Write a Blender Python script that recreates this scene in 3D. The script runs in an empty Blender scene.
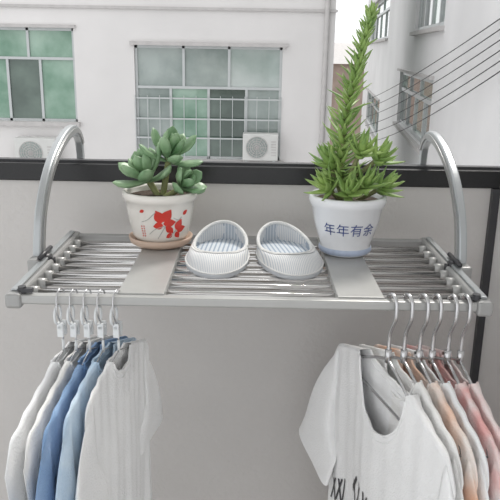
import bpy, bmesh, math, random
from mathutils import Vector, Matrix
random.seed(7)
pi=math.pi
scene=bpy.context.scene
try:
    scene.view_settings.view_transform='Standard'
    scene.view_settings.look='None'
except Exception: pass

# ---------------------------------------------------------------- materials
def mat(name,col,rough=0.6,metal=0.0,noise=0.0,nscale=8.0,bump=0.0,bscale=60.0,col2=None,coat=0.0,trans=0.0,sheen=0.0,sss=0.0):
    m=bpy.data.materials.new(name); m.use_nodes=True
    nt=m.node_tree; b=nt.nodes['Principled BSDF']
    b.inputs['Base Color'].default_value=(*col,1)
    b.inputs['Roughness'].default_value=rough
    b.inputs['Metallic'].default_value=metal
    b.inputs['Coat Weight'].default_value=coat
    b.inputs['Transmission Weight'].default_value=trans
    b.inputs['Sheen Weight'].default_value=sheen
    tc=nt.nodes.new('ShaderNodeTexCoord')
    if noise>0 or col2:
        n=nt.nodes.new('ShaderNodeTexNoise'); n.inputs['Scale'].default_value=nscale; n.inputs['Detail'].default_value=5
        nt.links.new(tc.outputs['Object'],n.inputs['Vector'])
        r=nt.nodes.new('ShaderNodeValToRGB')
        c2=col2 if col2 else tuple(max(0,c*(1-noise)) for c in col)
        r.color_ramp.elements[0].position=0.35; r.color_ramp.elements[1].position=0.65
        r.color_ramp.elements[0].color=(*c2,1); r.color_ramp.elements[1].color=(*col,1)
        nt.links.new(n.outputs['Fac'],r.inputs['Fac']); nt.links.new(r.outputs['Color'],b.inputs['Base Color'])
    if bump>0:
        n2=nt.nodes.new('ShaderNodeTexNoise'); n2.inputs['Scale'].default_value=bscale; n2.inputs['Detail'].default_value=4
        nt.links.new(tc.outputs['Object'],n2.inputs['Vector'])
        bp=nt.nodes.new('ShaderNodeBump'); bp.inputs['Strength'].default_value=bump; bp.inputs['Distance'].default_value=0.01
        nt.links.new(n2.outputs['Fac'],bp.inputs['Height']); nt.links.new(bp.outputs['Normal'],b.inputs['Normal'])
    return m

def stripe_mat(name,c1,c2,freq,axis=0,duty=0.4,rough=0.9):
    m=bpy.data.materials.new(name); m.use_nodes=True
    nt=m.node_tree; b=nt.nodes['Principled BSDF']; b.inputs['Roughness'].default_value=rough
    tc=nt.nodes.new('ShaderNodeTexCoord'); sp=nt.nodes.new('ShaderNodeSeparateXYZ')
    nt.links.new(tc.outputs['Object'],sp.inputs[0])
    mu=nt.nodes.new('ShaderNodeMath'); mu.operation='MULTIPLY'; mu.inputs[1].default_value=freq
    nt.links.new(sp.outputs[axis],mu.inputs[0])
    fr=nt.nodes.new('ShaderNodeMath'); fr.operation='FRACT'; nt.links.new(mu.outputs[0],fr.inputs[0])
    lt=nt.nodes.new('ShaderNodeMath'); lt.operation='LESS_THAN'; lt.inputs[1].default_value=duty
    nt.links.new(fr.outputs[0],lt.inputs[0])
    mx=nt.nodes.new('ShaderNodeMix'); mx.data_type='RGBA'
    mx.inputs[6].default_value=(*c1,1); mx.inputs[7].default_value=(*c2,1)
    nt.links.new(lt.outputs[0],mx.inputs[0]); nt.links.new(mx.outputs[2],b.inputs['Base Color'])
    return m

M={}
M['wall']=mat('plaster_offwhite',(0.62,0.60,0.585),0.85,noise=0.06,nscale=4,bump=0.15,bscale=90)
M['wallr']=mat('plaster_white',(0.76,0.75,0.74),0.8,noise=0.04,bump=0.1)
M['ceil']=mat('ceiling_paint',(0.8,0.79,0.77),0.9,noise=0.03)
M['floor']=mat('floor_tile',(0.40,0.37,0.33),0.5,noise=0.2)
M['sill']=mat('black_sill',(0.010,0.010,0.011),0.3,noise=0.3,nscale=200)
M['chrome']=mat('chrome_bar',(0.62,0.61,0.60),0.16,1.0,noise=0.04)
M['grey']=mat('grey_plastic',(0.36,0.36,0.355),0.35,0.3,noise=0.04,nscale=30)
M['greyl']=mat('grey_panel',(0.44,0.44,0.43),0.38,0.3,noise=0.04,nscale=40)
M['arm']=mat('arm_grey',(0.44,0.46,0.47),0.32,0.5,noise=0.04)
M['dark']=mat('dark_plastic',(0.05,0.05,0.055),0.4,noise=0.1)
M['facade']=mat('facade_paint',(0.75,0.73,0.72),0.9,noise=0.08,nscale=0.6,bump=0.2,bscale=20)
M['facade2']=mat('facade_paint_side',(0.78,0.77,0.77),0.9,noise=0.10,nscale=0.5)
M['facadeline']=mat('facade_trim',(0.54,0.52,0.51),0.9,noise=0.1)
M['frame']=mat('window_frame',(0.50,0.52,0.52),0.4,0.4,noise=0.05)
M['gG']=mat('glass_green',(0.12,0.25,0.17),0.1,0.0,col2=(0.32,0.46,0.37),nscale=1.5,coat=0.8)
M['gK']=mat('glass_grey',(0.36,0.41,0.39),0.1,0.0,col2=(0.18,0.23,0.21),nscale=1.2,coat=0.8)
M['gL']=mat('glass_light',(0.52,0.57,0.55),0.1,0.0,col2=(0.30,0.37,0.34),nscale=1.0,coat=0.8)
M['gD']=mat('glass_dark',(0.05,0.08,0.065),0.1,0.0,col2=(0.12,0.17,0.14),nscale=1.5,coat=0.8)
M['ac']=mat('ac_shell',(0.64,0.64,0.62),0.5,noise=0.05)
M['cable']=mat('cable_black',(0.03,0.03,0.035),0.6,noise=0.1)
M['brick']=mat('distant_brick',(0.50,0.38,0.33),0.9,noise=0.3,nscale=1)
M['ground']=mat('street_ground',(0.35,0.34,0.33),0.9,noise=0.2,nscale=0.3)

# ---------------------------------------------------------------- helpers
def link(o,parent=None):
    scene.collection.objects.link(o)
    if parent: o.parent=parent
    return o
def empty(name,loc=(0,0,0),rz=0):
    e=bpy.data.objects.new(name,None); e.location=loc; e.rotation_euler=(0,0,rz); e.empty_display_size=0.05
    return link(e)
def mesh_obj(name,verts,faces,m,parent=None,smooth=False,loc=(0,0,0),rz=0):
    me=bpy.data.meshes.new(name); me.from_pydata([tuple(v) for v in verts],[],faces); me.update()
    bm=bmesh.new(); bm.from_mesh(me); bmesh.ops.recalc_face_normals(bm,faces=bm.faces); bm.to_mesh(me); bm.free()
    if smooth:
        for p in me.polygons: p.use_smooth=True
    mats=m if isinstance(m,list) else [m]
    for x in mats: me.materials.append(x)
    o=bpy.data.objects.new(name,me); o.location=loc; o.rotation_euler=(0,0,rz)
    return link(o,parent)
class MB:
    def __init__(s): s.v=[];s.f=[]
    def add(s,v,f):
        n=len(s.v); s.v+=[Vector(x) for x in v]; s.f+=[tuple(i+n for i in q) for q in f]
    def box(s,x0,x1,y0,y1,z0,z1):
        s.add([(x0,y0,z0),(x1,y0,z0),(x1,y1,z0),(x0,y1,z0),(x0,y0,z1),(x1,y0,z1),(x1,y1,z1),(x0,y1,z1)],
              [(0,3,2,1),(4,5,6,7),(0,1,5,4),(1,2,6,5),(2,3,7,6),(3,0,4,7)])
    def tube(s,pts,r,n=10,caps=True):
        pts=[Vector(p) for p in pts]; rr=r if isinstance(r,list) else [r]*len(pts)
        t0=(pts[1]-pts[0]).normalized()
        a=Vector((0,0,1)) if abs(t0.z)<0.9 else Vector((1,0,0))
        nrm=(a-t0*a.dot(t0)).normalized(); V=[];F=[]
        for i,p in enumerate(pts):
            if i==0:t=t0
            elif i==len(pts)-1:t=(pts[i]-pts[i-1]).normalized()
            else:t=(pts[i+1]-pts[i-1]).normalized()
            nrm=(nrm-t*nrm.dot(t)).normalized(); b=t.cross(nrm)
            for k in range(n):
                an=2*pi*k/n; V.append(p+(nrm*math.cos(an)+b*math.sin(an))*rr[i])
        for i in range(len(pts)-1):
            for k in range(n):
                k2=(k+1)%n; F.append((i*n+k,i*n+k2,(i+1)*n+k2,(i+1)*n+k))
        if caps:
            F.append(tuple(range(n-1,-1,-1))); F.append(tuple((len(pts)-1)*n+k for k in range(n)))
        s.add(V,F)
    def lathe(s,prof,n=48,c=(0,0,0)):
        V=[];F=[];idx=[]
        for r,z in prof:
            if r<1e-6: idx.append([len(V)]*n); V.append((c[0],c[1],c[2]+z))
            else:
                idx.append(list(range(len(V),len(V)+n)))
                for k in range(n):
                    a=2*pi*k/n; V.append((c[0]+r*math.cos(a),c[1]+r*math.sin(a),c[2]+z))
        for i in range(len(prof)-1):
            for k in range(n):
                k2=(k+1)%n; q=[idx[i][k],idx[i][k2],idx[i+1][k2],idx[i+1][k]]
                u=[]
                for x in q:
                    if x not in u:u.append(x)
                if len(u)>2:F.append(tuple(u))
        s.add(V,F)
    def obj(s,name,m,parent=None,smooth=False,bevel=0,loc=(0,0,0),rz=0):
        o=mesh_obj(name,s.v,s.f,m,parent,smooth,loc,rz)
        if bevel>0:
            b=o.modifiers.new('bevel','BEVEL'); b.width=bevel; b.segments=3; b.limit_method='ANGLE'
        return o
def cr(P,n=8):
    P=[Vector(p) for p in P]; Q=[P[0]*2-P[1]]+P+[P[-1]*2-P[-2]]; out=[]
    for i in range(1,len(Q)-2):
        a,b,c,d=Q[i-1],Q[i],Q[i+1],Q[i+2]
        for k in range(n):
            t=k/n
            out.append(0.5*((2*b)+(-a+c)*t+(2*a-5*b+4*c-d)*t*t+(-a+3*b-3*c+d)*t**3))
    out.append(P[-1]); return out

# ---------------------------------------------------------------- room shell
WY=0.39
mb=MB(); mb.box(-2.2,0.60,WY,WY+0.14,-1.2,0.093); mb.obj('wall_front',M['wall'])
mb=MB(); mb.box(0.485,0.60,-1.9,WY,-1.2,1.6); mb.obj('wall_right',M['wallr'])
mb=MB(); mb.box(-2.2,0.60,-1.9,WY+0.14,1.6,1.7); mb.obj('ceiling',M['ceil'])
mb=MB(); mb.box(-2.2,0.60,-1.9,WY+0.14,-1.3,-1.2); mb.obj('floor',M['floor'])
mb=MB(); mb.box(-2.2,0.60,WY-0.006,WY+0.065,0.093,0.127); so=mb.obj('window_sill',M['sill'],bevel=0.002)
mb=MB(); mb.box(-2.2,0.60,WY+0.015,WY+0.03,0.127,0.1315); mb.obj('trim_1',M['dark'])
mb=MB(); mb.box(0.470,0.485,WY-0.012,WY,-1.2,0.093); mb.obj('trim_2',M['dark'])

# ---------------------------------------------------------------- outside
mb=MB(); mb.box(-40,60,1.2,80,-9.2,-9); mb.obj('street_ground',M['ground'])
def wallholes(name,x0,x1,z0,z1,holes,m,parent,th=0.25):
    xs=sorted(set([x0,x1]+[h[0] for h in holes]+[h[1] for h in holes]))
    zs=sorted(set([z0,z1]+[h[2] for h in holes]+[h[3] for h in holes]))
    mb=MB()
    for i in range(len(xs)-1):
        for j in range(len(zs)-1):
            cx=(xs[i]+xs[i+1])/2; cz=(zs[j]+zs[j+1])/2
            if any(h[0]<cx<h[1] and h[2]<cz<h[3] for h in holes): continue
            mb.box(xs[i],xs[i+1],0,th,zs[j],zs[j+1])
    return mb.obj(name,m,parent)
def window(parent,tag,x0,x1,z0,z1,cols,tr,pt,pl,fw=0.05,dep=0.10):
    mb=MB()
    def bar(a,b,c,d,y=0): mb.box(a,b,dep-0.03+y,dep+0.05,c,d)
    bar(x0,x1,z0,z0+fw); bar(x0,x1,z1-fw,z1); bar(x0,x0+fw,z0,z1); bar(x1-fw,x1,z0,z1)
    zt=z1-(z1-z0)*tr
    if tr>0: bar(x0,x1,zt-fw/2,zt+fw/2,-0.01)
    W=x1-x0
    def panes(fr,za,zb,mats,lab):
        xs=[0]+fr+[1]
        for i,a in enumerate(xs[1:-1]): bar(x0+W*a-fw/2,x0+W*a+fw/2,za,zb)
        for i in range(len(xs)-1):
            p=MB(); yy=dep+0.01+0.004*(i%2); p.box(x0+W*xs[i],x0+W*xs[i+1],yy,yy+0.01,za,zb)
            p.obj('%s_pane_%s%d'%(tag,lab,i),M[mats[i]],parent)
    if tr>0: panes(cols[0],zt,z1,pt,'top')
    panes(cols[1],z0,zt,pl,'low')
    mb.obj(tag+'_frame',M['frame'],parent)

B1=empty('apartment_building',(0,13.06,0))
h1=[(-2.33,0.57,-1.81,0.40),(-6.2,-3.50,-1.105,0.69),(-2.29,0.62,2.6,4.8),(-2.29,.62,-6,-3.8)]
wallholes('facade',-14,1.57,-9,6,h1,M['facade'],B1)
mb=MB(); mb.box(-14,1.57,0.25,5,-9,6); mb.obj('building_core',M['gD'],B1)
mb=MB(); mb.box(-14,1.60,-0.05,0,1.06,1.11); mb.box(-2.4,0.66,-0.10,0,0.40,0.47); mb.box(-2.4,0.66,-0.12,0,-1.9,-1.81)
mb.box(-6.3,-3.45,-0.1,0,-1.19,-1.105); mb.box(-6.3,-3.45,-0.06,0,0.69,0.75)
mb.obj('facade_ledges',M['facadeline'],B1)
window(B1,'window_centre',-2.33,0.57,-1.81,0.40,([0.33,0.64],[0.24,0.5,0.76]),0.36,['gK','gK','gL'],['gK','gG','gD','gK'])
window(B1,'window_side',-6.2,-3.50,-1.105,0.69,([0.36,0.66],[0.25,0.5,0.74]),0.32,['gG','gG','gG'],['gK','gG','gD','gG'])
window(B1,'window_upper',-2.29,0.62,2.6,4.8,([0.33,0.64],[0.24,0.5,0.76]),0.36,['gL','gK','gL'],['gL','gK','gD','gK'])
window(B1,'window_lower',-2.29,0.62,-6,-3.8,([0.33,0.64],[0.24,0.5,0.76]),0.36,['gL','gK','gL'],['gL','gK','gD','gK'])
mb=MB()
for z in (-0.62,-1.02,-1.4): mb.box(-2.33,0.57,-0.02,0.0,z,z+0.03)
for k in range(13):
    x=-2.33+2.90*k/12; mb.box(x-0.006,x+0.006,-0.03,-0.015,-1.81,-0.55)
mb.obj('window_guard_rail',M['frame'],B1)
mb=MB(); mb.tube([(1.40,-0.08,-9),(1.40,-0.08,6)],0.05,12); mb.obj('drain_pipe',M['facadeline'],B1,True)
def ac(x0,x1,z0,z1,i):
    e=empty('air_conditioner_unit',(0,12.70,0)); mb=MB(); mb.box(x0,x1,0,0.30,z0,z1); mb.obj('shell',M['ac'],e,bevel=0.02)
    cx=x0+(x1-x0)*0.4; cz=(z0+z1)/2; r=(z1-z0)*0.4; mb=MB()
    for q in range(1,6):
        rr=r*q/5; pts=[(cx+rr*math.cos(a*2*pi/32),-0.012,cz+rr*math.sin(a*2*pi/32)) for a in range(33)]; mb.tube(pts,0.006,6,False)
    for q in range(12):
        a=q*pi/6; mb.tube([(cx,-0.012,cz),(cx+r*math.cos(a),-0.012,cz+r*math.sin(a))],0.005,6)
    mb.obj('fan_grille',M['facadeline'],e)
    mb=MB(); mb.tube([(cx,-.002,cz),(cx,.002,cz)],r*.95,32); mb.obj('fan_well',M['gK'],e)
    mb=MB()
    for q in range(6):
        z=z0+(z1-z0)*(0.2+0.1*q); mb.box(x1-(x1-x0)*0.2,x1-(x1-x0)*0.06,-0.006,0.003,z,z+0.02)
    mb.obj('side_vents',M['facadeline'],e)
    mb=MB(); mb.box(x0+.05,x0+.1,0,0.36,z0-0.05,z0); mb.box(x1-.1,x1-.05,0,0.36,z0-0.05,z0); mb.obj('wall_bracket',M['frame'],e)
ac(-0.18,0.52,-1.77,-1.24,0); ac(-4.7,-3.88,-1.98,-1.40,1)

B2=empty('apartment_building',(5.91,37.06,0),math.radians(-96))
def lx(Y): return (38-Y)/0.9945
wn=[(18.9,12.9,-1.45,-0.12),(16.4,12.25,0.79,2.3),(33.8,23.8,0.79,2.3),(33.5,25.5,-2.75,-1.36),(16.5,12.5,-4.2,-2.7)]
h2=[(lx(a),lx(b),c,d) for a,b,c,d in wn]
wallholes('facade',0,33,-9,6,h2,M['facade2'],B2)
mb=MB(); mb.box(0,33,0.25,4,-9,6); mb.obj('building_core',M['gD'],B2)
for i,(a,b,c,d) in enumerate(h2):
    window(B2,'window_%d'%i,a,b,c,d,([0.3,0.62],[0.25,0.5,0.75]),0.34,['gG','gK','gG'],['gK','gD','gG','gK'],fw=0.09)
mb=MB()
for a,b,c,d in h2: mb.box(a-0.1,b+0.1,-0.08,0,d,d+0.06); mb.box(a-0.1,b+0.1,-0.10,0,c-0.08,c)
mb.obj('window_ledges',M['facadeline'],B2)
B3=empty('distant_house',(0,44,0)); mb=MB(); mb.box(0,9,0,8,-9,-0.4); mb.obj('body',M['brick'],B3)
mb=MB(); mb.add([(-.4,-.4,-.4),(9.4,-.4,-.4),(9.4,8.4,-.4),(-.4,8.4,-.4),(-.4,4,.9),(9.4,4,.9)],[(0,1,5,4),(2,3,4,5),(0,4,3),(1,2,5),(0,3,2,1)])
mb.obj('roof',M['facadeline'],B3)
mb=MB()
for i in range(6):
    z1=0.90-0.12*i; z2=-1.0-0.26*i; P=[]
    for k in range(17):
        t=k/16; P.append((2.66+(3.45-2.66)*t-0.02*i, 6.0+14*t, z1+(z2-z1)*t-0.35*t*(1-t)*(1+0.2*i)))
    mb.tube(P,0.007,6)
mb.obj('overhead_cables',M['cable'],None,True)

# ---------------------------------------------------------------- drying rack
R=empty('drying_rack'); HW=0.342; D=0.335
mb=MB()
nb=8
for i in range(nb):
    y=0.034+(D-0.034)*i/nb
    mb.tube([(-HW+0.01,y,-0.009),(HW-0.01,y,-0.009)],0.0050,14)
mb.obj('cross_bars',M['chrome'],R,True)
mb=MB()
mb.box(-HW,HW,-0.010,0.006,-0.014,0.0); mb.obj('front_rail',M['greyl'],R,bevel=0.003)
mb=MB(); mb.box(-HW,HW,D-0.004,D+0.010,-0.014,0.0); mb.obj('back_rail',M['grey'],R,bevel=0.003)
for s,n in ((-1,'side_rail_left'),(1,'side_rail_right')):
    mb=MB(); a,b=sorted((s*(HW-0.014),s*(HW+0.010))); mb.box(a,b,-0.014,D+0.014,-0.02,0.003); mb.obj(n,M['grey'],R,bevel=0.005)
    mb=MB(); a,b=sorted((s*(HW-0.006),s*(HW+0.004))); mb.box(a,b,0.0,D,0.003,0.007); mb.obj(n+'_ridge',M['arm'],R,bevel=0.0015)
    mb=MB()
    for i in range(nb):
        y=0.034+(D-0.034)*i/nb; mb.tube([(s*(HW-0.012),y,-0.009),(s*(HW-0.026),y,-0.009)],0.0082,14)
    mb.obj(n+'_sockets',M['greyl'],R,True)
mb=MB()
for xc in (-0.158,0.163):
    mb.box(xc-0.034,xc+0.034,0.002,D,-0.003,0.0025)
    mb.box(xc-0.034,xc-0.030,0.002,D,-0.010,-0.003); mb.box(xc+0.030,xc+0.034,0.002,D,-0.010,-0.003)
mb.obj('flat_panels',M['greyl'],R,bevel=0.001)
def ribbon(path,wd,x0,x1):
    P=[Vector(p) for p in path]; V=[];F=[]
    for i,p in enumerate(P):
        t=(P[min(i+1,len(P)-1)]-P[max(i-1,0)]).normalized(); n=Vector((0,-t.z,t.y)); w=wd[i] if isinstance(wd,list) else wd
        for x,sg in ((x0,-1),(x1,-1),(x1,1),(x0,1)): q=p+n*sg*w/2; V.append((x,q.y,q.z))
    for i in range(len(P)-1):
        for k in range(4):
            k2=(k+1)%4; F.append((i*4+k,i*4+k2,(i+1)*4+k2,(i+1)*4+k))
    F.append((0,1,2,3)); F.append(tuple((len(P)-1)*4+k for k in range(4)))
    return V,F
arm=cr([(0,.165,-.012),(0,.172,.03),(0,.194,.08),(0,.244,.130),(0,.31,.164),(0,.38,.184),(0,.435,.186),(0,.468,.168),(0,.480,.140),(0,.480,.105)],8)
for s,n in ((-1,'left'),(1,'right')):
    X=s*(HW+0.012)
    N=len(arm); wd=[0.030-0.014*(i/(N-1)) for i in range(N)]
    V,F=ribbon(arm,wd,X-0.007,X+0.007); ao=mesh_obj('support_arm_'+n,V,F,M['arm'],R)
    b=ao.modifiers.new('b','BEVEL'); b.width=0.003; b.segments=2; b.limit_method='ANGLE'
    V,F=ribbon(arm[:-12],0.009,X-s*0.007-0.0025,X-s*0.007+0.0025); mesh_obj('arm_groove_'+n,V,F,M['grey'],R)
    mb=MB(); mb.tube([(X-s*0.004,.165,0.0),(X-s*0.020,.165,0.0)],0.011,20); mb.tube([(X-s*0.02,.165,0.0),(X-s*0.026,.165,0.0)],0.006,12)
    mb.tube([(X-s*0.010,.135,0.012),(X-s*0.010,.20,0.012)],0.004,8)
    mb.obj('hinge_knob_'+n,M['dark'],R,True)
    mb=MB(); mb.box(X-0.010,X+0.010,0.13,0.20,-0.024,0.010); mb.obj('hinge_block_'+n,M['grey'],R,bevel=0.004)
    mb=MB(); mb.tube([(s*(HW-.012),0.002,0.010),(s*(HW-.012),0.002,-0.002)],0.006,12); mb.box(s*(HW-.02)-.008,s*(HW-.02)+.008,-.003,.004,.002,.008); mb.obj('corner_clip_'+n,M['dark'],R)

# ---------------------------------------------------------------- leaves
def leaf(mb,base,d,L,W,T,curl=0.3,kind='spoon',up=Vector((0,0,1)),n=9,ring=8):
    d=d.normalized(); side=d.cross(up)
    if side.length<1e-3: side=Vector((1,0,0))
    side.normalize(); nn=side.cross(d).normalized(); V=[];F=[]
    for i in range(n):
        t=i/(n-1)
        if kind=='spoon':
            w=0.28+0.72*min(1,(t/0.6))**1.3 if t<0.6 else math.sqrt(max(0,1-((t-0.6)/0.4)**2.2))
            w=max(w,0.04)
        else:
            w=0.75+0.25*math.sin(min(1,t/0.3)*pi/2) if t<0.3 else (1-(t-0.3)/0.7)**0.85
            w=max(w,0.03)
        c=base+d*L*t+nn*(curl*L*(t*t)) 
        for k in range(ring):
            a=2*pi*k/ring; V.append(c+side*math.cos(a)*W/2*w+nn*(math.sin(a)*T/2*(w**0.5)-0.12*W*w*(1-abs(math.cos(a)))))
    for i in range(n-1):
        for k in range(ring):
            k2=(k+1)%ring; F.append((i*ring+k,i*ring+k2,(i+1)*ring+k2,(i+1)*ring+k))
    F.append(tuple(range(ring-1,-1,-1))); F.append(tuple((n-1)*ring+k for k in range(ring)))
    mb.add(V,F)
def rosette(mb,c,axis,n,L,W,T,kind,spread=(0.15,1.35),curl=0.25,seed=0):
    axis=axis.normalized(); a=Vector((1,0,0)) if abs(axis.x)<.8 else Vector((0,1,0))
    u=(a-axis*a.dot(axis)).normalized(); v=axis.cross(u); rnd=random.Random(seed)
    for i in range(n):
        t=i/(n-1); th=i*2.39996+rnd.uniform(-.1,.1); tilt=spread[0]+(spread[1]-spread[0])*t
        d=axis*math.cos(tilt)+(u*math.cos(th)+v*math.sin(th))*math.sin(tilt)
        leaf(mb,c-axis*0.014*t,d,L*(0.6+0.4*min(1,t*1.6))*rnd.uniform(.88,1.1),W*(0.7+0.3*min(1,t*1.6)),T,curl,kind,up=axis)

def pot_r(prof,z):
    for (r1,z1),(r2,z2) in zip(prof,prof[1:]):
        if z2>z1 and z1<=z<=z2: return r1+(r2-r1)*(z-z1)/(z2-z1)
    return prof[-1][0]
def wrap(prof,r0,u,z,off,tilt=0):
    r=pot_r(prof,z)+off; a=u/r0+tilt; return Vector((r*math.sin(a),-r*math.cos(a),z))
def decal_leaf(mb,prof,r0,u0,z0,ang,L,W,off,tilt):
    n=9;m=5;V=[];F=[]
    for i in range(n):
        t=i/(n-1); w=W*math.sin(pi*t**0.8)
        for j in range(m):
            q=(j/(m-1)-.5)*w; V.append(wrap(prof,r0,u0+math.cos(ang)*L*t-math.sin(ang)*q,z0+math.sin(ang)*L*t+math.cos(ang)*q,off,tilt))
    for i in range(n-1):
        for j in range(m-1): F.append((i*m+j,i*m+j+1,(i+1)*m+j+1,(i+1)*m+j))
    mb.add(V,F)

M['pot1']=mat('cream_ceramic',(0.78,0.75,0.70),0.25,noise=0.03,coat=0.4)
M['pot2']=mat('white_ceramic',(0.76,0.77,0.79),0.22,noise=0.03,coat=0.5)
M['saucer']=mat('peach_saucer',(0.62,0.46,0.36),0.4,noise=0.1)
M['soil']=mat('soil',(0.09,0.06,0.04),0.95,noise=0.5,nscale=90,bump=0.8,bscale=150)
M['red']=mat('red_print',(0.66,0.04,0.025),0.35,noise=0.15,nscale=60)
M['stem']=mat('grey_print',(0.42,0.42,0.40),0.4,noise=0.1)
M['blue']=mat('blue_glaze',(0.05,0.08,0.26),0.3,noise=0.1)
M['blueband']=mat('blue_band_glaze',(0.45,0.52,0.66),0.3,noise=0.15,nscale=60)
M['jade']=mat('jade_leaf',(0.29,0.43,0.25),0.42,col2=(0.14,0.27,0.13),nscale=25)
M['lime']=mat('lime_leaf',(0.35,0.49,0.15),0.45,col2=(0.17,0.30,0.08),nscale=30)
M['bark']=mat('green_stem',(0.28,0.30,0.13),0.7,noise=0.3,nscale=60)

P1=empty('potted_succulent',(-0.163,0.272,0.0026))
prof1=[(0,.010),(.044,.010),(.050,.020),(.056,.045),(.060,.070),(.0615,.083),(.0655,.085),(.067,.092),(.066,.099),(.062,.100),(.059,.094),(.058,.084),(0,.084)]
mb=MB(); mb.lathe(prof1,64); mb.obj('pot',M['pot1'],P1,True)
mb=MB(); mb.lathe([(0,0),(.046,0),(.055,.006),(.058,.016),(.055,.0165),(.050,.0095),(0,.0095)],64); mb.obj('saucer',M['saucer'],P1,True)
mb=MB(); mb.lathe([(0,.090),(.03,.0895),(.0585,.088)],40); mb.obj('soil',M['soil'],P1,True)
pr=[p for p in prof1[1:6]]
mb=MB(); tl=math.radians(8)
for u,z,a,L,W in [(.002,.052,2.0,.025,.018),(.003,.054,1.0,.026,.018),(.004,.050,.1,.023,.016),(.004,.048,3.3,.018,.014),(.012,.043,-.8,.016,.011),(.028,.037,1.1,.022,.015),(.030,.036,.2,.020,.013),(.028,.033,-.9,.015,.011),(.020,.034,2.4,.016,.012),(.022,.030,3.6,.014,.010),(-.028,.074,3.6,.010,.006),(.040,.064,.6,.012,.008)]:
    decal_leaf(mb,pr,.057,u,z,a,L,W,.0007,tl)
mb.obj('red_leaf_print',M['red'],P1,True)
mb=MB()
for c in [[(-.006,.022),(.002,.035),(.009,.047)],[(.016,.022),(.022,.030),(.029,.036)],[(-.022,.030),(-.010,.040),(.006,.046)],[(.022,.06),(.032,.055),(.038,.06)],[(-.035,.052),(-.022,.058),(-.008,.072)]]:
    pts=cr([(a,b,0) for a,b in c],6); mb.tube([wrap(pr,.057,p.x,p.y,.0004,tl) for p in pts],.0006,6)
mb.obj('stem_print',M['stem'],P1,True)
mb=MB()
for k in range(5):
    z=.044-.0045*k
    for (a,b,c,d) in [(-.038,z,-.034,z),(-.036,z+.0016,-.036,z-.0016),(-.0325,z+.001,-.0295,z+.001),(-.0310,z+.0012,-.0315,z-.0018)]:
        mb.tube([wrap(pr,.057,a,b,.0003,tl),wrap(pr,.057,c,d,.0003,tl)],.0004,5)
mb.obj('small_red_writing',M['red'],P1)
mb=MB()
mb.tube(cr([(-.002,0,.085),(-.014,.002,.105),(-.024,0,.122)],6),.006,10)
mb.tube(cr([(.004,.004,.085),(.010,.006,.12),(.016,.004,.155)],6),.0055,10)
mb.tube(cr([(.006,-.004,.085),(.028,-.008,.098),(.042,-.008,.108)],6),.005,10)
mb.obj('stems',M['bark'],P1,True)
mb=MB()
rosette(mb,Vector((-.024,-.004,.126)),Vector((-.4,-.35,1)),15,.066,.031,.011,'spoon',(0.15,1.5),.22,1)
rosette(mb,Vector((.018,.002,.162)),Vector((.30,-.35,1)),14,.064,.027,.010,'spoon',(0.1,1.4),.22,2)
rosette(mb,Vector((.042,-.012,.112)),Vector((.8,-.45,.8)),9,.050,.029,.010,'spoon',(0.3,1.2),.15,3)
mb.obj('leaves',M['jade'],P1,True)

P2=empty('potted_crassula',(0.168,0.235,0.0026))
prof2=[(0,.0),(.038,.0),(.044,.004),(.046,.012),(.043,.017),(.050,.035),(.057,.060),(.0615,.084),(.0655,.089),(.0675,.097),(.066,.104),(.062,.1055),(.059,.098),(.058,.090),(0,.09)]
mb=MB(); mb.lathe(prof2,64); mb.obj('pot',M['pot2'],P2,True)
mb=MB(); mb.lathe([(0,.096),(.03,.0955),(.0588,.094)],40); mb.obj('soil',M['soil'],P2,True)
mb=MB(); mb.lathe([(.0445,.0045),(.0468,.008),(.0464,.0125),(.0445,.0145)],64); mb.obj('foot_band',M['blueband'],P2,True)
pr2=prof2[4:8]
cu=bpy.data.curves.new('txt','FONT'); cu.body='年年有余'; cu.size=0.0235; cu.align_x='CENTER'; cu.space_character=1.05
to=bpy.data.objects.new('txt',cu); scene.collection.objects.link(to)
bpy.context.view_layer.update()
dg=bpy.context.evaluated_depsgraph_get()
tm=bpy.data.meshes.new_from_object(to.evaluated_get(dg))
bpy.data.objects.remove(to)
bm=bmesh.new(); bm.from_mesh(tm)
bmesh.ops.subdivide_edges(bm,edges=[e for e in bm.edges if e.calc_length()>0.004],cuts=2)
for v in bm.verts: v.co=wrap(pr2,.057,v.co.x,v.co.y+.044,.0009,math.radians(-1))
bm.to_mesh(tm); bm.free(); tm.materials.append(M['blue'])
link(bpy.data.objects.new('pot_writing',tm),P2)
mb=MB(); rnd=random.Random(5)
S=cr([(-.010,.0,.09),(-.014,.004,.16),(-.008,.004,.25),(.008,.004,.33),(.024,.004,.405)],12)
mb.tube(S,[.0055-.003*i/(len(S)-1) for i in range(len(S))],10)
br=[((-.010,0,.09),(-.040,-.014,.122),0),((-.008,0,.09),(.030,-.018,.130),0),((-.008,.0,.12),(.052,-.005,.172),0),((0,0,.09),(-.002,-.034,.118),0),((-.01,0,.1),(-.034,.010,.160),0),((.01,0,.09),(.062,.0,.120),0),((-.008,.0,.12),(.018,-.012,.185),0)]
for a,b,_ in br: mb.tube(cr([a,((a[0]+b[0])/2,(a[1]+b[1])/2-.003,(a[2]+b[2])/2),b],4),.004,8)
mb.obj('stems',M['bark'],P2,True)
mb=MB()
n=185
for i in range(n):
    t=i/(n-1); f=t*(len(S)-1); k=min(int(f),len(S)-2); c=S[k].lerp(S[k+1],f-k)
    if c.z<.115: continue
    th=i*2.39996; el=0.35+0.6*t+rnd.uniform(-.2,.2)
    d=Vector((math.cos(th)*math.cos(el),math.sin(th)*math.cos(el),math.sin(el)))
    leaf(mb,c,d,(.058-.036*t)*rnd.uniform(.78,1.15),.0115-.004*t,.004,rnd.uniform(-.15,.3),'lance',n=7,ring=6)
rosette(mb,S[-1],Vector((.2,0,1)),8,.020,.006,.003,'lance',(0.05,.9),.1,5)
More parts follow.
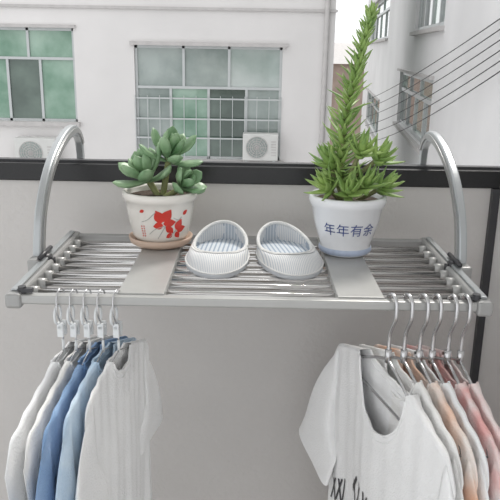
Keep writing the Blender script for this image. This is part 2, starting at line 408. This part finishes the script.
mb.obj('spire_leaves',M['lime'],P2,True)
mb=MB()
ax=[(-.8,-.5,1),(.3,-.6,1),(.6,-.3,1),(0,-.8,.9),(-.6,.0,1.2),(1,-.3,.9),(.3,-.4,1)]
for i,(a,b,_) in enumerate(br):
    rosette(mb,Vector(b),Vector(ax[i]),17,.047,.0165,.006,'lance',(0.1,1.4),.18,20+i)
mb.obj('base_leaves',M['lime'],P2,True)

# ---------------------------------------------------------------- slippers
M['slip']=stripe_mat('slipper_stripe',(0.74,0.74,0.73),(0.50,0.53,0.58),330,0,0.36)
M['insole']=stripe_mat('insole_stripe',(0.62,0.66,0.70),(0.32,0.39,0.48),130,0,0.38)
M['lin']=stripe_mat('lining_stripe',(0.60,0.63,0.66),(0.38,0.43,0.50),170,0,0.4)
M['pipe']=mat('band_white',(0.80,0.80,0.79),0.95,noise=0.06,nscale=160,bump=0.5,bscale=300)
M['soleM']=mat('sole_foam',(0.52,0.54,0.57),0.8,noise=0.05)
def slipper(loc,rz,mirror=1):
    e=empty('slipper',loc,rz); N=80
    def outline(a,k=1.0):
        x=math.cos(a); y=math.sin(a)
        w=0.0535-0.003*y
        return Vector((mirror*(x*w*k*(1-.03*y*y)-0.005*(1-y*y)), y*0.104*k,0))
    def rim(a):
        x=math.cos(a); y=math.sin(a)
        return Vector((mirror*(x*(0.0455-.001*y)-.003),0.027+y*(0.0735 if y>0 else .066),0.024+0.010*y+0.010*y*y))
    mb=MB(); V=[];F=[]
    zs=[0,0.002,0.007,0.009]; ks=[.97,1.0,1.0,.985]
    for z,k in zip(zs,ks):
        for i in range(N): p=outline(2*pi*i/N,k); V.append((p.x,p.y,z))
    for j in range(3):
        for i in range(N): i2=(i+1)%N; F.append((j*N+i,j*N+i2,(j+1)*N+i2,(j+1)*N+i))
    F.append(tuple(range(N-1,-1,-1))); F.append(tuple(3*N+i for i in range(N)))
    mb.add(V,F); mb.obj('sole',M['soleM'],e,True)
    K=16
    def up(t,a,off=0):
        o=outline(a,.985); r=rim(a); f=1-math.cos(t*pi/2); g=math.sin(t*pi/2)
        toe=max(0,-math.sin(a)); f=(.5-.25*toe)*f+(.5+.25*toe)*t; g=g*(1-.25*toe)+t*.25*toe
        return Vector((o.x+(r.x-o.x)*f+off*.5*math.cos(a)*mirror,o.y+(r.y-o.y)*f+off*.5*math.sin(a),0.008+(r.z-0.008)*g+.010*toe*math.sin(pi*t)+off+.0006*math.sin(a*9)*math.sin(pi*t)))
    def shell(name,t0,t1,off,m):
        V=[];F=[]
        for j in range(K+1):
            t=t0+(t1-t0)*j/K
            for i in range(N): V.append(up(t,2*pi*i/N,off))
        for j in range(K):
            for i in range(N): i2=(i+1)%N; F.append((j*N+i,j*N+i2,(j+1)*N+i2,(j+1)*N+i))
        mb=MB(); mb.add(V,F); mb.obj(name,m,e,True)
    shell('upper',0,1,0,M['slip'])
    shell('white_band',.76,1,.0010,M['pipe'])
    V=[];F=[]
    for j in range(7):
        t=j/6
        for i in range(N):
            a=2*pi*i/N; r=rim(a); V.append((r.x*(1+.04*math.sin(pi*t)),.027+(r.y-.027)*(1+(.02 if math.sin(a)>0 else .05)*math.sin(pi*t*.9)),r.z+(0.011-r.z)*t))
    for j in range(6):
        for i in range(N): i2=(i+1)%N; F.append((j*N+i,j*N+i2,(j+1)*N+i2,(j+1)*N+i))
    mb=MB(); mb.add(V,F); mb.obj('lining',M['lin'],e,True)
    mb=MB(); V=[(-.003*mirror,.027,.0125)]
    for i in range(N):
        r=rim(2*pi*i/N); V.append((r.x*1.02,.027+(r.y-.027)*1.02,.0115))
    F=[(0,1+i,1+(i+1)%N) for i in range(N)]; mb.add(V,F); mb.obj('insole',M['insole'],e,True)
    mb=MB(); mb.tube([rim(2*pi*i/N) for i in range(N+1)],.0032,10,False); mb.obj('collar_piping',M['pipe'],e,True)
    mb=MB(); mb.tube([outline(2*pi*i/N,.995)+Vector((0,0,.009)) for i in range(N+1)],.0014,8,False); mb.obj('welt_piping',M['pipe'],e,True)
slipper((-0.050,0.190,-0.0035),math.radians(-3),1)
slipper((0.062,0.190,-0.0035),math.radians(10),-1)

# ---------------------------------------------------------------- hangers and clothes
M['wire']=mat('steel_wire',(0.62,0.62,0.63),0.25,0.95,noise=0.05)
M['clip']=mat('white_plastic_clip',(0.74,0.76,0.77),0.3,noise=0.03)
def hanger(X,rz,wr,hw=0.19,z0=-0.094,slope=0.40,clip=False):
    e=empty('clothes_hanger',(X,-0.002,0),rz); r=.0150; zc=-.007
    P=[(r*1.02,0,zc-.014),(r,0,zc-.004)]
    for k in range(1,10): a=pi*k/10; P.append((r*math.cos(a),0,zc+r*math.sin(a)))
    P+=[(-r,0,zc-.006),(-r*.9,0,zc-.020),(-r*.3,0,zc-.036),(0,0,zc-.050),(0,0,z0)]
    mb=MB(); mb.tube(cr(P,3),wr,8)
    mb.obj('hook',M['wire'],e,True)
    zb=z0-slope*hw
    Q=[(0,0,z0),(.03,0,z0-.010),(hw*.6,0,z0-slope*hw*.6),(hw-.01,0,zb+.002),(hw,0,zb-.006),(hw-.012,0,zb-.014),(0,0,zb-.014),(-hw+.012,0,zb-.014),(-hw,0,zb-.006),(-hw+.01,0,zb+.002),(-hw*.6,0,z0-slope*hw*.6),(-.03,0,z0-.010),(0,0,z0)]
    mb=MB(); mb.tube(cr(Q,6),wr*.8,8); mb.obj('shoulder_wire',M['wire'],e,True)
    if clip:
        mb=MB(); ring=[(-.004+.0115*math.cos(2*pi*k/20),0.004,-.030+.014*math.sin(2*pi*k/20)) for k in range(21)]
        mb.tube(ring,.0020,8,False)
        mb.box(-.008,-.0035,-.004,.005,-.064,-.042); mb.box(.0035,.008,-.004,.005,-.064,-.042); mb.box(-.008,.008,-.003,.004,-.051,-.046)
        mb.obj('plastic_clip',M['clip'],e,bevel=.001)
    mb=MB(); mb.tube([(0,0,z0+.016),(0,0,z0-.004)],wr*1.7,10); mb.obj('neck_ferrule',M['wire'] if not clip else M['clip'],e,True)

class Garment:
    def __init__(s,hw=.2,z0=-.086,slope=.33,neck=.075,nd_f=.09,nd_b=.02,bot=-.72,th=.012,amp=.006,flare=0.0,seed=0,front=1):
        s.__dict__.update(locals())
    def pt(s,sv,v,side):
        sd=s.seed; a=abs(sv)
        zt=s.z0-s.slope*a*s.hw-.03*max(0,(a-.85)/.15)**2
        nk=s.neck/s.hw
        if a<nk:
            k=math.sqrt(max(0,1-(a/nk)**2)); dep=s.nd_f if side*s.front>0 else s.nd_b
            zt=s.z0-s.slope*s.neck-dep*k
        z=zt+(s.bot-zt)*v
        w=s.hw*(1-.06*math.sin(min(1,v*3)*pi/2)+s.flare*v)
        x=sv*w
        edge=math.sqrt(max(0,1-sv*sv))
        open_=max(0,1-(a/(nk*1.3))**2) if a<nk*1.3 else 0
        tt=s.th*(.55+.45*min(1,v*3)+ (1-v)*.7*open_)
        rip=s.amp*min(1,.05+v*1.7)*(math.sin(sv*9+sd+v*1.2)+.5*math.sin(sv*17+sd*2.1-v*2.2)+.35*math.sin(v*6+sv*4+sd))
        fine=.0010*math.sin(sv*31+v*9+sd*3*side)+.0005*math.sin(v*22-sv*11+sd)
        n=side*tt*edge+rip+fine
        return Vector((x,n,z))
    def build(s,name,m,X,rz,sleeves=None,Y=-.002):
        o=empty(name,(X,Y,0),rz); N=120;K=46;V=[];F=[]
        for j in range(K+1):
            v=(j/K)**1.2
            for i in range(N):
                a=2*pi*(i+.5)/N; V.append(s.pt(math.cos(a),v,1 if math.sin(a)>0 else -1))
        for j in range(K):
            for i in range(N): i2=(i+1)%N; F.append((j*N+i,j*N+i2,(j+1)*N+i2,(j+1)*N+i))
        nkk=s.neck/s.hw
        for i in range(N//2-1):
            a=2*pi*(i+.5)/N; b=2*pi*(i+1.5)/N
            if min(abs(math.cos(a)),abs(math.cos(b)))>nkk: F.append((i,i+1,N-2-i,N-1-i))
        mb=MB(); mb.add(V,F); mb.obj('body',m,o,True)
        mb=MB(); nk=s.neck/s.hw
        for side in (1,-1):
            for zz in (0,.012):
                pts=[s.pt(nk*math.cos(pi*k/24)*.995,0.0,side)-Vector((0,0,zz)) for k in range(25)]
                mb.tube(pts,.0020 if zz==0 else .0010,6)
        mb.obj('neck_ribbing',m,o,True)
        if sleeves:
            L,wd,out,lean=sleeves
            mb=MB()
            for sg in (1,-1):
                V=[];F=[];n=32;K2=16
                zs=s.z0-s.slope*s.hw
                A=Vector((sg*(s.hw-.024),0,zs-wd*.80-.006)); dirr=Vector((sg*out,lean,-1)).normalized()
                pr_=Vector((sg*1,0,out)).normalized()
                for j in range(K2+1):
                    t=j/K2; c=A+dirr*L*t
                    q=Vector((0,0,1)).lerp(pr_,min(1,t*1.3)).normalized()
                    for i in range(n):
                        a=2*pi*i/n; w=wd*(.85+.15*t)
                        p=c+q*math.cos(a)*w; p.y+=math.sin(a)*(s.th*.8+.004*t)+ .0025*math.sin(t*5+a*3+s.seed)*t+.001*math.sin(p.z*40+s.seed)
                        V.append(p)
                for j in range(K2):
                    for i in range(n): i2=(i+1)%n; F.append((j*n+i,j*n+i2,(j+1)*n+i2,(j+1)*n+i))
                F.append(tuple(range(n)))
                mb.add(V,F)
            mb.obj('sleeves',m,o,True)
        return o
def cloth(name,c,**k): return mat(name,c,0.9,noise=k.get('noise',.03),nscale=k.get('ns',20),bump=0.25,bscale=350,col2=k.get('col2'),sheen=.1)
C_w=cloth('cotton_white',(0.90,0.90,0.90)); C_w2=cloth('cotton_offwhite',(0.89,0.885,0.87)); C_w3=cloth('cotton_cool_white',(0.90,0.91,0.92))
C_b=cloth('cotton_blue',(0.21,0.34,0.56),col2=(.28,.42,.64)); C_lb=cloth('cotton_light_blue',(0.48,0.64,0.82),col2=(.62,.75,.87))
C_p=cloth('cotton_peach_print',(0.88,0.83,0.79),col2=(0.84,0.50,0.34),ns=11); C_f=cloth('cotton_floral',(0.88,0.84,0.82),col2=(0.84,0.44,0.42),ns=18)
C_k=cloth('cotton_pink',(0.88,0.64,0.63),col2=(.88,.78,.76))
LX=[-.274,-.255,-.235,-.215,-.192]
LH=[.198,.188,.176,.150,.122]
LR=[82,82,81,80,78]
specs=[('camisole',C_w3),('camisole',C_w2),('denim_shirt',C_b),('blue_shirt',C_lb),('button_shirt',C_w)]
for i,((n,m),x) in enumerate(zip(specs,LX)):
    hw=LH[i]; rl=math.radians(LR[i])
    hanger(x,rl,.0012,hw=hw-.028,clip=True,z0=-.086)
    g=Garment(hw=hw,neck=.034,nd_f=.026,nd_b=.006,z0=-.078,bot=-.66-.02*(i%3),th=.0058,amp=.0028,seed=1.0+.25*i,front=-1,flare=.04*(i==4))
    g.build(n,m,x,rl,sleeves=(.13,.055,.18,0) if i>=2 else None)
RX=[.208,.231,.254,.273,.296,.315]
rr=[105,103,101.5,100,98.5,97]
for x,a in zip(RX,rr): hanger(x,math.radians(a),.0030,hw=.145,clip=False,z0=-.094)
spr=[('t_shirt',C_w),('blouse',C_w2),('print_blouse',C_p),('tank_top',C_w3),('floral_blouse',C_f),('pajama_top',C_k)]
for i,((n,m),x,a) in enumerate(zip(spr,RX,rr)):
    g=Garment(hw=.205 if i==0 else .19,neck=.078 if i==0 else .050,nd_f=.10 if i==0 else .05,bot=-.74,th=.011 if i==0 else .0072,amp=.004 if i==0 else .0028,seed=.5+.2*i,front=1,flare=.05)
    o=g.build(n,m,x,math.radians(a),sleeves=(.17,.078,.22,.16) if i==0 else (.12,.05,.1,0))
    if i==0:
        mb=MB()
        for (s0,v0,sl,ht) in [(.74,.425,-.010,6),(.70,.42,.012,6),(.65,.415,-.010,6),(.60,.41,.012,6),(.54,.40,.006,6),(.30,.30,-.012,8),(.25,.26,.012,8),(.19,.245,-.010,8),(.13,.235,.012,8),(.06,.225,-.008,8),(-.01,.225,.010,8)]:
            V=[];F=[]
            for j in range(ht+1):
                v=v0+.013*j
                for q in (0,1,2):
                    p=g.pt(s0+.012*q+sl*j,v,1); p.y+=.0012; V.append(p)
            for j in range(ht):
                for q in range(2): F.append((j*3+q,j*3+q+1,(j+1)*3+q+1,(j+1)*3+q))
            mb.add(V,F)
        mb.obj('chest_print',M['dark'],o,True)

# ---------------------------------------------------------------- light, world, camera
w=bpy.data.worlds.new('overcast'); scene.world=w; w.use_nodes=True
nt=w.node_tree; bg=nt.nodes['Background']; bg.inputs['Color'].default_value=(0.97,0.985,1.0,1); bg.inputs['Strength'].default_value=1.30
sd=bpy.data.lights.new('hazy_sun','SUN'); sd.energy=3.0; sd.angle=math.radians(12); sd.color=(1,.96,.91)
so=bpy.data.objects.new('hazy_sun',sd); link(so); so.rotation_euler=Vector((-0.35,-0.75,-1.0)).to_track_quat('-Z','Y').to_euler()
cd=bpy.data.cameras.new('camera'); cd.sensor_width=36; cd.lens=49.7; cd.clip_start=.05; cd.clip_end=300
co=bpy.data.objects.new('camera',cd); link(co)
co.matrix_world=Matrix.Translation((0,-0.944,0.345))@Matrix.Rotation(math.radians(73.83),4,'X')@Matrix.Rotation(math.radians(1.0),4,'Z')
scene.camera=co
